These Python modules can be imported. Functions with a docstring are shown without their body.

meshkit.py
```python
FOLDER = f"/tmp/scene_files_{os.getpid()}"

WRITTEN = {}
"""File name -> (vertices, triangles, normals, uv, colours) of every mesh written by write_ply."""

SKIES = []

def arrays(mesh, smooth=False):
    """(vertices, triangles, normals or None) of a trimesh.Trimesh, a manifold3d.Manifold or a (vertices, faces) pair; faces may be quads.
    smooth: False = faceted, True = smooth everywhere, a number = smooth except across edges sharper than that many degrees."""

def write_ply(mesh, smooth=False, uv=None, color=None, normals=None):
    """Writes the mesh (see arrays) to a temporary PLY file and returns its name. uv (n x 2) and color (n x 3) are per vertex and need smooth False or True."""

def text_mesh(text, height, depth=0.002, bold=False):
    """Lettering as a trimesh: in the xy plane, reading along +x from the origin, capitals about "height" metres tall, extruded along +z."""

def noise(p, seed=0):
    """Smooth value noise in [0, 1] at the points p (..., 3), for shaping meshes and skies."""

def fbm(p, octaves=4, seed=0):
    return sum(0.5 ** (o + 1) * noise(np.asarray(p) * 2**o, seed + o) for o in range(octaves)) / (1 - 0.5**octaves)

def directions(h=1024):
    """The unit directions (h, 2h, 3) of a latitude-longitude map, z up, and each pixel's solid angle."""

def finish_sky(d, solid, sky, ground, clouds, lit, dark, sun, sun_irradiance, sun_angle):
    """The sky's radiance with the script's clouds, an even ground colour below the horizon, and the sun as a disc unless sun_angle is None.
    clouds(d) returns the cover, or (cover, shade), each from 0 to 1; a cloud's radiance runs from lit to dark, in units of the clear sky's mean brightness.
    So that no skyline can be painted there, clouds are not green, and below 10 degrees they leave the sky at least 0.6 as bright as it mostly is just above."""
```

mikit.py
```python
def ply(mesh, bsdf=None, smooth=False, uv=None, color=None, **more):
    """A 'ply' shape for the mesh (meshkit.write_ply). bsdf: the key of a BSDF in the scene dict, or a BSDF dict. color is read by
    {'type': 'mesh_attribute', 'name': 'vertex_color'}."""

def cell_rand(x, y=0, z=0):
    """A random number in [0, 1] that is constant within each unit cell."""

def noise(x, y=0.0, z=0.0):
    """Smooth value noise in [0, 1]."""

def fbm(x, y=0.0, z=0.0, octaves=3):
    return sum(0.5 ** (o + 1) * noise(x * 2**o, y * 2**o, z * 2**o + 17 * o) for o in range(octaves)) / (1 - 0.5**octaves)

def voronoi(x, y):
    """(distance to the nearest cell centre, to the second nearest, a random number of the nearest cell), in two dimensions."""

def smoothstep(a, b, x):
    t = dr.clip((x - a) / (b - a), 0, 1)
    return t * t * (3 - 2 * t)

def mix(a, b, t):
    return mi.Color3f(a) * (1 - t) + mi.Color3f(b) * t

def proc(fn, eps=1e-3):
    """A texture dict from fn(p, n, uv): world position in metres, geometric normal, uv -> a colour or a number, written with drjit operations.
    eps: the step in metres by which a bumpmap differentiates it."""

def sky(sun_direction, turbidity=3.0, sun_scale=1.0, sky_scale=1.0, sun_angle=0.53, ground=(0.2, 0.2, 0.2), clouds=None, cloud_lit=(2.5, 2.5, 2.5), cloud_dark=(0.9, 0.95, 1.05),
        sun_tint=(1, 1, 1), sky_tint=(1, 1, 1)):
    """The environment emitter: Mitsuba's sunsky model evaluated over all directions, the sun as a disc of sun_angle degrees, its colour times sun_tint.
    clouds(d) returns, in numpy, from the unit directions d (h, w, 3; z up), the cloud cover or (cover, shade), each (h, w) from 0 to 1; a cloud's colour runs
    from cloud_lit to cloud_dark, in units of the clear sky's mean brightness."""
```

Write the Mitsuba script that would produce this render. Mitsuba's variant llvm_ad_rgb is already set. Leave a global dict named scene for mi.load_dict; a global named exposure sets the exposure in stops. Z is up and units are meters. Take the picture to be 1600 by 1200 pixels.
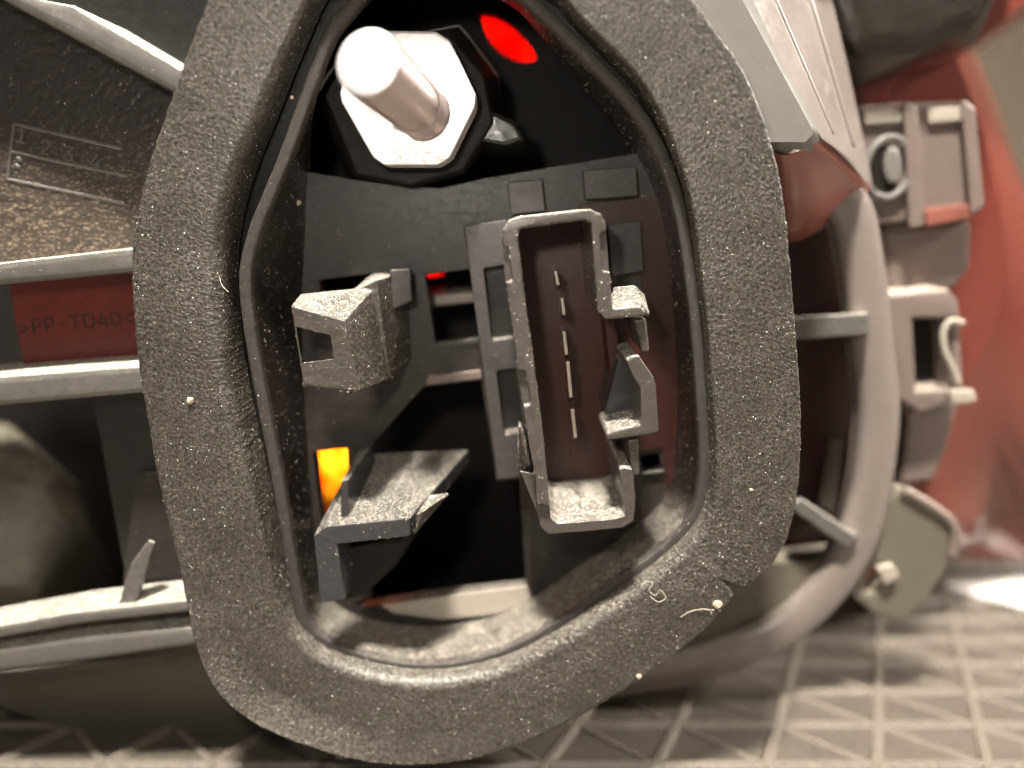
import math, numpy as np, trimesh, drjit as dr, mitsuba as mi, mikit, meshkit
import manifold3d as m3
import shapely
from shapely.geometry import Polygon, LineString, Point
from mikit import proc, noise, fbm, cell_rand, smoothstep, mix

T = mi.ScalarTransform4f
rng = np.random.default_rng(7)
scene, labels = {}, {}

# ---------------------------------------------------------------- camera, light, exposure
HC = 0.068                      # lens height above the bench, metres
F = 1232.0                      # focal length in photo pixels (1600 wide)
PITCH = math.radians(4.0)       # the camera looks slightly down
TILT = math.radians(8.4)        # the lamp leans back on the bench by this much
scene['camera'] = dict(type='thinlens', fov=math.degrees(2 * math.atan(800 / F)), fov_axis='x', near_clip=0.005, far_clip=30.0,
                       aperture_radius=0.0019, focus_distance=0.100,
                       to_world=T().look_at(origin=[0, 0, HC], target=[0, math.cos(PITCH), HC - math.sin(PITCH)], up=[0, 0, 1]))
exposure = 1.3


def area_lamp(pos, aim, w, h, rgb):
    return dict(type='rectangle', to_world=T().look_at(origin=pos, target=aim, up=[0, 0.1, 1]).scale([w, h, 1]),
                emitter=dict(type='area', radiance=dict(type='rgb', value=rgb)), bsdf=dict(type='diffuse', reflectance=dict(type='rgb', value=[.5, .5, .5])))


scene['work_lamp'] = area_lamp([-0.04, -0.15, 0.50], [0.0, 0.11, 0.05], 0.028, 0.022, [512, 480, 428])
scene['flash_lamp'] = area_lamp([-0.014, 0.004, HC + 0.017], [0.0, 0.1, 0.05], 0.003, 0.003, [190, 176, 154])
scene['window_backlight'] = dict(type='spot', to_world=T().look_at(origin=[0.03, 0.55, 0.095], target=[-0.008, 0.16, 0.088], up=[0, 0, 1]), cutoff_angle=8.5, beam_width=7.0, intensity=dict(type='rgb', value=[1.7, 1.55, 1.35]))  # unseen spot added behind so the amber and red windows glow
scene['side_lamp'] = area_lamp([0.38, 0.06, 0.30], [0.09, 0.14, 0.03], 0.03, 0.03, [104, 97, 88])
scene['room_light'] = dict(type='constant', radiance=dict(type='rgb', value=[.10, .092, .082]))


def tag(key, label=None, category=None, group=None, kind=None):
    labels[key] = {k: v for k, v in dict(label=label, category=category, group=group, kind=kind).items() if v}


tag('work_lamp', 'rectangular bench lamp shining down from above the camera', 'lamp')
tag('side_lamp', 'square lamp shining across the mat from the right', 'lamp')
tag('flash_lamp', 'tiny flash lamp shining from beside the lens', 'lamp')

# ---------------------------------------------------------------- materials
K = 1000.0                      # millimetres


def dusty(name, base, dust=(.52, .47, .40), amount=.8, rough=.42, spec=.5, speck=.35, up=.35, grain=9.0, bump=0.0, tv=.4, film0=.05):
    """dark moulded plastic with settled dust: a film on what faces up, scattered specks elsewhere"""
    def color(p, n, uv):
        q = p * K
        g = noise(q.x * grain, q.y * grain, q.z * grain)
        l = fbm(q.x * .35, q.y * .35, q.z * .35)
        g2 = noise(q.x * grain * .45 + 7, q.y * grain * .45, q.z * grain * .45)
        gl = smoothstep(.46, .70, g * .5 + g2 * .5)
        film = smoothstep(up, 1.0, n.z) * (film0 + .25 * l + 0.9 * gl) * amount
        s = smoothstep(.83, .95, noise(q.x * 5.3 + 9, q.y * 5.3, q.z * 5.3)) * speck * smoothstep(.35, .65, l)
        tone = 1 - tv / 2 + tv * fbm(q.x * .9 + 40, q.y * .9, q.z * .9)
        return mix(mi.Color3f(base) * tone, dust, dr.clip(film + s, 0, 1))

    def rgh(p, n, uv):
        q = p * K
        return dr.clip(rough + .25 * (fbm(q.x * 1.7, q.y * 1.7, q.z * 1.7) - .5) + .3 * smoothstep(up, 1.0, n.z) * amount, .05, 1)
    b = dict(type='principled', base_color=proc(color), roughness=proc(rgh), specular=spec)
    if bump:
        b = dict(type='bumpmap', arbitrary=proc(lambda p, n, uv: fbm(p.x * 6500, p.y * 6500, p.z * 6500, 2), eps=4e-5), scale=bump, bsdf=b)
    scene[name] = dict(type='twosided', bsdf=b)


def foam_color(p, n, uv):
    q = p * K
    u, w = q.x * .82 + q.z * .57, q.z * .82 - q.x * .57
    g = noise(u * 5.6, q.y * 5.6, w * 3.0)
    h = noise(q.x * 10 + 3, q.y * 10, q.z * 10)
    l = fbm(q.x * .2, q.y * .2, q.z * .2)
    film = dr.clip(.12 + .75 * smoothstep(-.05, .9, n.z) + .3 * (l - .5), 0, 1) * smoothstep(.30, .8, .45 * g + .55 * h)
    s = smoothstep(.80, .92, noise(q.x * 4.6 + 9, q.y * 4.6, q.z * 4.6)) * smoothstep(.15, .95, l) * .32
    return mix(mi.Color3f(.040, .034, .028) * (.25 + 1.5 * g * h + .35 * g), mi.Color3f(.60, .54, .45), dr.clip(film * .46 + s, 0, 1))


scene['foam'] = dict(type='twosided', bsdf=dict(type='principled', base_color=proc(foam_color), roughness=.46, specular=.6))
dusty('recess_plastic', film0=.2, base=(.016, .012, .010), amount=.6, rough=.36, speck=.8, up=.1, bump=3e-5, grain=5.5)
dusty('plate_plastic', (.021, .0165, .015), amount=.5, rough=.45, speck=.4)
dusty('tab_plastic', (.040, .0355, .0345), amount=.4, rough=.45, speck=.25)
dusty('red_tint_plastic', (.030, .007, .005), amount=.3, rough=.4, speck=.15)  # red light inside the lamp put into a maroon base colour
dusty('socket_base', (.036, .0045, .003), amount=.3, rough=.4, speck=.1, up=.3)  # red glow inside the socket put into the base colour
dusty('socket_plastic', (.058, .050, .045), dust=(.66, .60, .51), amount=.75, rough=.26, spec=.6, speck=.25, up=.2, grain=7)
dusty('clip_plastic', (.045, .039, .033), dust=(.62, .56, .47), amount=.7, rough=.34, spec=.6, speck=.8, up=-.25, bump=2e-5, grain=7)
dusty('bracket_plastic', (.032, .031, .033), dust=(.52, .47, .39), amount=.62, rough=.24, spec=.6, speck=.3, up=.15)
dusty('lip_rubber', (.040, .035, .032), amount=.35, rough=.62, spec=.3, speck=.35)
dusty('black_plastic', (.012, .012, .011), amount=.25, rough=.3, speck=.1)
dusty('chamber_plastic', (.012, .010, .009), amount=.1, rough=.6, spec=.2, speck=.0)
dusty('housing_plastic', (.030, .027, .025), dust=(.40, .36, .29), amount=.8, rough=.32, speck=.4)
def grimy_lit_color(p, n, uv):
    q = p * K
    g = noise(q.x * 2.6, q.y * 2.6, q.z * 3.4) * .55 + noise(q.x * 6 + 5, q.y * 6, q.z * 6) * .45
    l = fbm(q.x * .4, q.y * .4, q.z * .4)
    lit_drift = smoothstep(.098, .083, p.z + .006 * (l - .5))  # dust drift with light painted in: paler towards the lower rib
    return mix(mi.Color3f(.030, .025, .024) * (.8 + .4 * l), (.30, .225, .155), dr.clip((.06 + .7 * lit_drift) * smoothstep(.5, .8, g) + .08 * lit_drift, 0, 1))


scene['grimy_lit_plastic'] = dict(type='twosided', bsdf=dict(type='bumpmap', arbitrary=proc(lambda p, n, uv: fbm(p.x * 1300, p.y * 1300, p.z * 1300, 2), eps=6e-5), scale=3.0e-4,
                              bsdf=dict(type='principled', base_color=proc(grimy_lit_color), roughness=.36, specular=.6)))
dusty('mound_plastic', (.05, .045, .034), dust=(.30, .265, .19), amount=.7, rough=.5, speck=.3, up=-.3, grain=3)
dusty('rib_plastic', (.10, .094, .085), dust=(.56, .525, .44), amount=1.3, rough=.3, spec=.6, speck=.4, up=.1)  # dust lightened on upper faces to carry the highlight of rib tops
dusty('glare_plastic', (.17, .13, .115), dust=(.66, .58, .48), amount=.75, rough=.3, speck=.0, tv=.1)  # glare on black plastic put into a paler base colour
dusty('grey_plastic', (.16, .15, .137), dust=(.5, .46, .4), amount=.6, rough=.3, speck=.2, tv=.1)
dusty('olive_plastic', (.085, .077, .062), dust=(.5, .45, .36), amount=.6, rough=.35, speck=.1, tv=.1)
dusty('gloss_plastic', (.18, .15, .135), dust=(.8, .72, .6), amount=.5, rough=.22, spec=.7, speck=.08, tv=.1)  # glare on the dark right-hand parts lightens this base colour
dusty('red_gloss', (.24, .085, .065), dust=(.5, .3, .2), amount=.3, rough=.25, speck=.05, tv=.1)  # red light on the dark housing put into the base colour
dusty('bulb_plastic', (.018, .0145, .011), dust=(.4, .35, .27), amount=.3, rough=.35, speck=.05)
dusty('dusty_plastic', (.125, .11, .085), dust=(.5, .45, .36), amount=.6, rough=.4, speck=.1, tv=.15, up=.1)
dusty('red_shell', (.15, .036, .026), dust=(.6, .4, .3), amount=.3, rough=.18, speck=.0, tv=.1)
dusty('red_panel', (.12, .016, .011), dust=(.3, .2, .15), amount=.3, rough=.35, speck=.05)
dusty('reflector_plastic', (.36, .32, .27), amount=.2, rough=.3, speck=.0, tv=.1)
dusty('grit_mineral', (.45, .36, .26), amount=.2, rough=.7, speck=.3)


def metal_rough(p, n, uv):
    q = p * K
    return dr.clip(.5 + .3 * (fbm(q.x * 2, q.y * 2, q.z * 2) - .4), .1, .7)


def metal_color(p, n, uv):
    q = p * K
    return mix((.84, .81, .82), (.55, .47, .45), smoothstep(.55, .85, fbm(q.x * 2.3, q.y * 2.3, q.z * 2.3)) * .6)


scene['zinc'] = dict(type='twosided', bsdf=dict(type='principled', base_color=proc(metal_color), roughness=proc(metal_rough), metallic=.75, specular=.6))
scene['zinc_shaded'] = dict(type='twosided', bsdf=dict(type='principled', base_color=dict(type='rgb', value=[.50, .40, .37]), roughness=.42, metallic=.9))  # darker copy of the zinc: shaft shading and reflections put into its colour
scene['tinned_brass'] = dict(type='twosided', bsdf=dict(type='principled', base_color=dict(type='rgb', value=[.72, .66, .6]), roughness=.22, metallic=1.0))
scene['amber_lens'] = dict(type='principledthin', base_color=proc(lambda p, n, uv: mix((.97, .27, .01), (.98, .60, .10), smoothstep(.25, .75, fbm(p.x * 420 + 3, p.z * 260, 0)))), roughness=.4, diff_trans=1.9)
scene['red_lens'] = dict(type='principledthin', base_color=proc(lambda p, n, uv: mix((.42, .012, .006), (.70, .035, .015), smoothstep(.3, .7, fbm(p.x * 300, p.z * 300, 0)))), roughness=.4, diff_trans=1.9)
scene['fibre'] = dict(type='twosided', bsdf=dict(type='diffuse', reflectance=dict(type='rgb', value=[.62, .57, .48])))
scene['dust_grain'] = dict(type='twosided', bsdf=dict(type='principled', base_color=dict(type='mesh_attribute', name='vertex_color'), roughness=.45, specular=.6))


def mat_color(p, n, uv):
    q = p * K
    l = fbm(q.x * .12, q.y * .12, q.z * .12, 4)
    g = fbm(q.x * 1.3, q.y * 1.3, 0)
    return mix((.078, .066, .054), (.125, .107, .088), dr.clip(l * .9 + (g - .5) * .8, 0, 1))


scene['mat_rubber'] = dict(type='twosided', bsdf=dict(type='principled', base_color=proc(mat_color), roughness=.42, specular=.45))
scene['mat_rib'] = dict(type='twosided', bsdf=dict(type='principled', base_color=proc(lambda p, n, uv: mix((.135, .115, .094), (.20, .172, .142), fbm(p.x * 900, p.y * 900, 0))), roughness=.42, specular=.5))
scene['wall_paint'] = dict(type='twosided', bsdf=dict(type='principled', base_color=proc(lambda p, n, uv: mix((.27, .22, .165), (.31, .255, .19), fbm(p.x * 9, p.z * 9, 0))), roughness=.8))
scene['matte_white'] = dict(type='twosided', bsdf=dict(type='diffuse', reflectance=dict(type='rgb', value=[.86, .84, .8])))

# ---------------------------------------------------------------- geometry helpers
# Shapes are laid out in the lamp's own frame, in millimetres: x right, y into the lamp (98 = front of the foam gasket), z up, origin at the lens.
CA, SA = math.cos(PITCH + TILT), math.sin(PITCH + TILT)
CB, SB = math.cos(TILT), math.sin(TILT)
D = 98.0


def L(px, py, d):
    """point of the lamp frame on the sheet d millimetres behind the gasket's front"""
    u, v = (np.asarray(px, float) - 800) / F, (600 - np.asarray(py, float)) / F
    y, z = CA + SA * v, -SA + CA * v
    t = (D + d) / y
    return np.stack([u * t, np.zeros_like(t) + D + d, z * t], -1)


def P(pts, d):
    pts = np.asarray(pts, float)
    return L(pts[:, 0], pts[:, 1], d)


def world(v):
    v = np.asarray(v, float)
    return np.stack([v[:, 0], v[:, 1] * CB - v[:, 2] * SB, v[:, 1] * SB + v[:, 2] * CB + HC * 1000], -1) / 1000


def on_floor(px, py, h=0.0):
    u, v = (px - 800) / F, (600 - py) / F
    c, s = math.cos(PITCH), math.sin(PITCH)
    y, z = c + s * v, -s + c * v
    t = (h - HC) / z
    return np.array([u * t, y * t, h])


def tm(x):
    if hasattr(x, 'to_mesh'):
        m = x.to_mesh()
        return trimesh.Trimesh(m.vert_properties[:, :3], m.tri_verts, process=False)
    return x


def add(name, mesh, mat, parent=None, smooth=30, color=None, local=True):
    """one entry of the scene: mesh in lamp millimetres (local) or world metres"""
    base = (parent + '__' if parent else '') + name
    key, k = base, 0
    while key in scene:
        k += 1
        key = f'{base}_{k:03d}'
    mesh = tm(mesh)
    m = trimesh.Trimesh(world(mesh.vertices) if local else mesh.vertices, mesh.faces, process=False)
    if color is None:
        scene[key] = mikit.ply(m, mat, smooth=smooth)
    else:
        scene[key] = mikit.ply(m, mat, smooth=False, color=color)
    return key


def rounded(pts, r, holes=()):
    g = Polygon(pts, holes)
    if not g.is_valid:
        g = g.buffer(0)
    if r:
        g = g.buffer(-r, quad_segs=4).buffer(2 * r, quad_segs=4).buffer(-r, quad_segs=4)
    if g.geom_type != 'Polygon':
        g = max(g.geoms, key=lambda a: a.area)
    return g.simplify(.01)


def ring_offset(c, a):
    """ring c (n, 2), moved inwards (to the left of its direction) by a"""
    e = np.roll(c, -1, 0) - c
    e /= np.maximum(np.linalg.norm(e, axis=1, keepdims=True), 1e-9)
    n = np.stack([-e[:, 1], e[:, 0]], 1)
    b = n + np.roll(n, 1, 0)
    b /= np.maximum((b * n).sum(1, keepdims=True), .35)
    return c + b * a


def prism(pts, d0, d1, c=.25, r=.3, holes=(), flat=False):
    """outline traced on the sheet at d0, pushed straight back to d1; front edges chamfered by c and corners rounded by r"""
    if r and c:
        r = 0 if c > .4 and r < c else max(r, 1.2 * c)
    o = P(pts, d0)[:, [0, 2]]
    g = rounded(o, r, [P(h, d0)[:, [0, 2]] for h in holes])
    g = shapely.geometry.polygon.orient(g, 1.0)
    rings = [np.array(q.coords)[:-1] for q in (g.exterior, *g.interiors)]
    steps = [(c, 0), (c * .3, c * .3), (0, c), (0, d1 - d0)] if c else [(0, 0), (0, d1 - d0)]
    V, Fc, n0 = [], [], 0
    for q in rings:
        n = len(q)
        for a, dd in steps:
            w = ring_offset(q, a)
            V.append(np.stack([w[:, 0], np.full(n, D + d0 + dd), w[:, 1]], 1))
        i = np.arange(n)
        for s in range(len(steps) - 1):
            a0, b0 = n0 + s * n, n0 + (s + 1) * n
            j = (i + 1) % n
            Fc += [np.stack([a0 + i, b0 + j, a0 + j], 1), np.stack([a0 + i, b0 + i, b0 + j], 1)]
        n0 += n * len(steps)
    V = np.vstack(V)
    idx = []
    at = 0
    for q in rings:
        idx.append((at, len(q)))
        at += len(q) * len(steps)
    for s, flip in ((0, False), (len(steps) - 1, True)):
        flatr = [V[a + s * n:a + (s + 1) * n][:, [0, 2]] for a, n in idx]
        import mapbox_earcut as ec
        allv = np.vstack(flatr)
        tri = ec.triangulate_float64(allv, np.cumsum([len(x) for x in flatr]).astype(np.uint32)).reshape(-1, 3)
        ids = np.concatenate([np.arange(a + s * n, a + (s + 1) * n) for a, n in idx])
        tri = ids[tri]
        # front faces look towards -y
        p = V[tri]
        up = np.cross(p[:, 1] - p[:, 0], p[:, 2] - p[:, 0])[:, 1]
        bad = (up > 0) != flip
        tri[bad] = tri[bad][:, ::-1]
        Fc.append(tri)
    return solid(trimesh.Trimesh(V, np.vstack(Fc), process=False))


def hull(*groups, r=.25):
    """rounded hull of points given as (pixel list, depth)"""
    pts = np.vstack([P(p, d) for p, d in groups])
    ico = trimesh.creation.icosphere(1, r).vertices if r else np.zeros((1, 3))
    return m3.Manifold.hull_points((pts[:, None] + ico[None]).reshape(-1, 3))


def loft(rings, cap0=True, cap1=True, sub=0):
    """tube through matching pixel rings [(pts, d)...]"""
    R = [P(p, d) for p, d in rings]
    n = len(R[0])
    if sub:
        def dens(a):
            pl = np.vstack([a, a[:1]])
            t = np.linspace(0, n, n * sub, endpoint=False)
            k = t.astype(int)
            f = (t - k)[:, None]
            p0, p1, p2, p3 = (a[(k + j) % n] for j in (-1, 0, 1, 2))
            return .5 * (2 * p1 + (p2 - p0) * f + (2 * p0 - 5 * p1 + 4 * p2 - p3) * f * f + (3 * p1 - p0 - 3 * p2 + p3) * f ** 3)
        R = [dens(a) for a in R]
        n *= sub
    V = np.vstack(R)
    i = np.arange(n)
    j = (i + 1) % n
    Fc = []
    for s in range(len(R) - 1):
        a, b = s * n, (s + 1) * n
        Fc += [np.stack([a + i, a + j, b + j], 1), np.stack([a + i, b + j, b + i], 1)]
    for on, s in ((cap0, 0), (cap1, len(R) - 1)):
        if on:
            V = np.vstack([V, R[s].mean(0)])
            c = len(V) - 1
            Fc.append(np.stack([s * n + i, s * n + j, i * 0 + c], 1))
    return solid(trimesh.Trimesh(V, np.vstack(Fc), process=False))


def spline(pts, n):
    pts = np.asarray(pts, float)
    t = np.linspace(0, len(pts) - 1, n)
    k = np.minimum(t.astype(int), len(pts) - 2)
    f = (t - k)[:, None]
    g = lambda i: pts[np.clip(k + i, 0, len(pts) - 1)]
    p0, p1, p2, p3 = g(-1), g(0), g(1), g(2)
    return .5 * (2 * p1 + (p2 - p0) * f + (2 * p0 - 5 * p1 + 4 * p2 - p3) * f * f + (3 * p1 - p0 - 3 * p2 + p3) * f ** 3)


def tube(path, r, seg=8, taper=False):
    path = np.asarray(path, float)
    n = len(path)
    t = np.gradient(path, axis=0)
    t /= np.maximum(np.linalg.norm(t, axis=1, keepdims=True), 1e-9)
    u = np.cross(t, [.3, .8, .52])
    u /= np.linalg.norm(u, axis=1, keepdims=True)
    w = np.cross(t, u)
    a = np.arange(seg) * 2 * np.pi / seg
    rr = np.broadcast_to(r, n)[:, None, None]
    V = (path[:, None] + rr * (np.cos(a)[None, :, None] * u[:, None] + np.sin(a)[None, :, None] * w[:, None])).reshape(-1, 3)
    i, k = np.meshgrid(np.arange(n - 1), np.arange(seg), indexing='ij')
    k2 = (k + 1) % seg
    q = np.stack([i * seg + k, i * seg + k2, (i + 1) * seg + k2, (i + 1) * seg + k], -1).reshape(-1, 4)
    Fc = np.vstack([q[:, [0, 1, 2]], q[:, [0, 2, 3]]])
    V = np.vstack([V, path[:1], path[-1:]])
    k = np.arange(seg)
    Fc = np.vstack([Fc, np.stack([(k + 1) % seg, k, k * 0 + len(V) - 2], 1), np.stack([(n - 1) * seg + k, (n - 1) * seg + (k + 1) % seg, k * 0 + len(V) - 1], 1)])
    return trimesh.Trimesh(V, Fc, process=False)


CEN = np.array([700.0, 560.0])


def polar(pts, n, smooth_it=0):
    """closed outline as n points at even angles about CEN"""
    pts = np.asarray(pts, float)
    if smooth_it:
        for _ in range(smooth_it):
            pts = np.stack([pts * .75 + np.roll(pts, -1, 0) * .25, pts * .25 + np.roll(pts, -1, 0) * .75], 1).reshape(-1, 2)
    a = np.linspace(0, 2 * np.pi, n, endpoint=False)
    p, q = pts - CEN, np.roll(pts, -1, 0) - CEN
    out = np.zeros(n)
    for s in range(len(pts)):
        a0, a1 = math.atan2(p[s, 1], p[s, 0]), math.atan2(q[s, 1], q[s, 0])
        da = (a1 - a0 + np.pi) % (2 * np.pi) - np.pi
        if abs(da) < 1e-9:
            continue
        lo = a0 if da > 0 else a1
        rel = (a - lo) % (2 * np.pi)
        ok = rel <= abs(da)
        dirs = np.stack([np.cos(a[ok]), np.sin(a[ok])], 1)
        e = q[s] - p[s]
        rr = (p[s, 0] * e[1] - p[s, 1] * e[0]) / (dirs[:, 0] * e[1] - dirs[:, 1] * e[0])
        out[ok] = np.maximum(out[ok], rr)
    return CEN + out[:, None] * np.stack([np.cos(a), np.sin(a)], 1)


def strip(cols):
    """closed band: cols is a list of (n, 3) rings"""
    n, m = len(cols[0]), len(cols)
    V = np.vstack(cols)
    i, k = np.meshgrid(np.arange(n), np.arange(m - 1), indexing='ij')
    j = (i + 1) % n
    q = np.stack([k * n + i, k * n + j, (k + 1) * n + j, (k + 1) * n + i], -1).reshape(-1, 4)
    return trimesh.Trimesh(V, np.vstack([q[:, [0, 1, 2]], q[:, [0, 2, 3]]]), process=False)


def facenormals(m):
    return np.cross(m.vertices[m.faces[:, 1]] - m.vertices[m.faces[:, 0]], m.vertices[m.faces[:, 2]] - m.vertices[m.faces[:, 0]])


def facing(m):
    """an open band turned so that its front looks towards -y"""
    return m if facenormals(m)[:, 1].sum() < 0 else trimesh.Trimesh(m.vertices, m.faces[:, ::-1], process=False)


def inward(m):
    c = m.vertices.mean(0) - m.vertices[m.faces].mean(1)
    return m if (facenormals(m) * c).sum() > 0 else trimesh.Trimesh(m.vertices, m.faces[:, ::-1], process=False)


def solid(m):
    a, b, c = (m.vertices[m.faces[:, k]] for k in range(3))
    return m if (a * np.cross(b, c)).sum() > 0 else trimesh.Trimesh(m.vertices, m.faces[:, ::-1], process=False)


def displace(mesh, fn):
    m = trimesh.Trimesh(mesh.vertices, mesh.faces, process=False)
    n = np.zeros_like(m.vertices)
    fc = np.cross(m.vertices[m.faces[:, 1]] - m.vertices[m.faces[:, 0]], m.vertices[m.faces[:, 2]] - m.vertices[m.faces[:, 0]])
    for k in range(3):
        np.add.at(n, m.faces[:, k], fc)
    n /= np.maximum(np.linalg.norm(n, axis=1, keepdims=True), 1e-12)
    return trimesh.Trimesh(m.vertices + n * np.asarray(fn(m.vertices))[:, None], m.faces, process=False)


def worn(mesh, amp=.04, freq=2.0, length=.35):
    """edges that are not quite straight: refine and displace"""
    m = tm(mesh)
    if hasattr(mesh, 'refine_to_length'):
        m = tm(mesh.refine_to_length(length))
    return displace(m, lambda v: (meshkit.fbm(v * freq, 3) - .5) * 2 * amp)


# ---------------------------------------------------------------- the setting: mat and wall
floor = trimesh.creation.box((3.0, 1.9, .02))
floor.apply_translation((0, -.22, -.01))
add('floor', floor, 'mat_rubber', local=False, smooth=False)
tag('floor', 'beige rubber bench mat with raised crossing ribs', kind='structure')
GX, GY, X0, Y0 = .0172, .0124, on_floor(1370, 1134)[0], on_floor(1370, 1134)[1]


def bar(a, b, w, h):
    """low rib with sloping sides lying on the mat from a to b"""
    a, b = np.asarray(a, float), np.asarray(b, float)
    t = (b - a) / np.linalg.norm(b - a)
    s = np.array([-t[1], t[0]])
    V = []
    for p in (a, b):
        for o, z in ((-w, .0), (-w * .45, h), (w * .45, h), (w, .0)):
            V.append([*(p + s * o), z])
    return trimesh.Trimesh(V, [[0, 1, 5], [0, 5, 4], [1, 2, 6], [1, 6, 5], [2, 3, 7], [2, 7, 6], [0, 2, 1], [0, 3, 2], [4, 5, 6], [4, 6, 7]], process=False)


SK = .0058                       # the cross ribs lean this far to the right per row
ra, rb = -4, 10
for i in range(-22, 10):
    add('rib', bar((X0 + i * GX + ra * SK, Y0 + ra * GY), (X0 + i * GX + rb * SK, Y0 + rb * GY), .0010, .0008), 'mat_rib', 'floor', local=False, smooth=False)
for j in range(ra, rb + 1):
    add('rib', bar((X0 - 22 * GX, Y0 + j * GY), (X0 + 12 * GX, Y0 + j * GY), .0008, .0007), 'mat_rib', 'floor', local=False, smooth=False)
for i in range(-24, 18):
    dx = SK - GX
    add('rib', bar((X0 + i * GX + ra * dx, Y0 + ra * GY), (X0 + i * GX + rb * dx, Y0 + rb * GY), .0006, .0004), 'mat_rib', 'floor', local=False, smooth=False)
wall = trimesh.creation.box((6.0, .02, 3.0))
wall.apply_translation((0, .75, 1.45))
add('wall', wall, 'wall_paint', local=False, smooth=False)
tag('wall', 'plain beige wall far behind the bench', kind='structure')
# plain white strip lying flat on the mat behind the lamp
pp = [on_floor(*q, .0009) for q in ((1470, 915), (1500, 925), (1560, 940), (1640, 962), (1640, 905), (1560, 900), (1500, 893), (1475, 897))]
pg = trimesh.creation.extrude_polygon(Polygon([q[:2] for q in pp]), .0004, engine='earcut')
pg.apply_translation((0, 0, .0009))
add('white_strip', pg, 'matte_white', local=False, smooth=False)
tag('white_strip', 'thin white strip lying on the mat behind the lamp', 'paper')

# ================================================================ THE TAIL LIGHT
TL = 'tail_light'
labels[TL] = dict(label='black and red car tail light seen from behind with foam gasket and connector socket', category='tail light')

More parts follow.
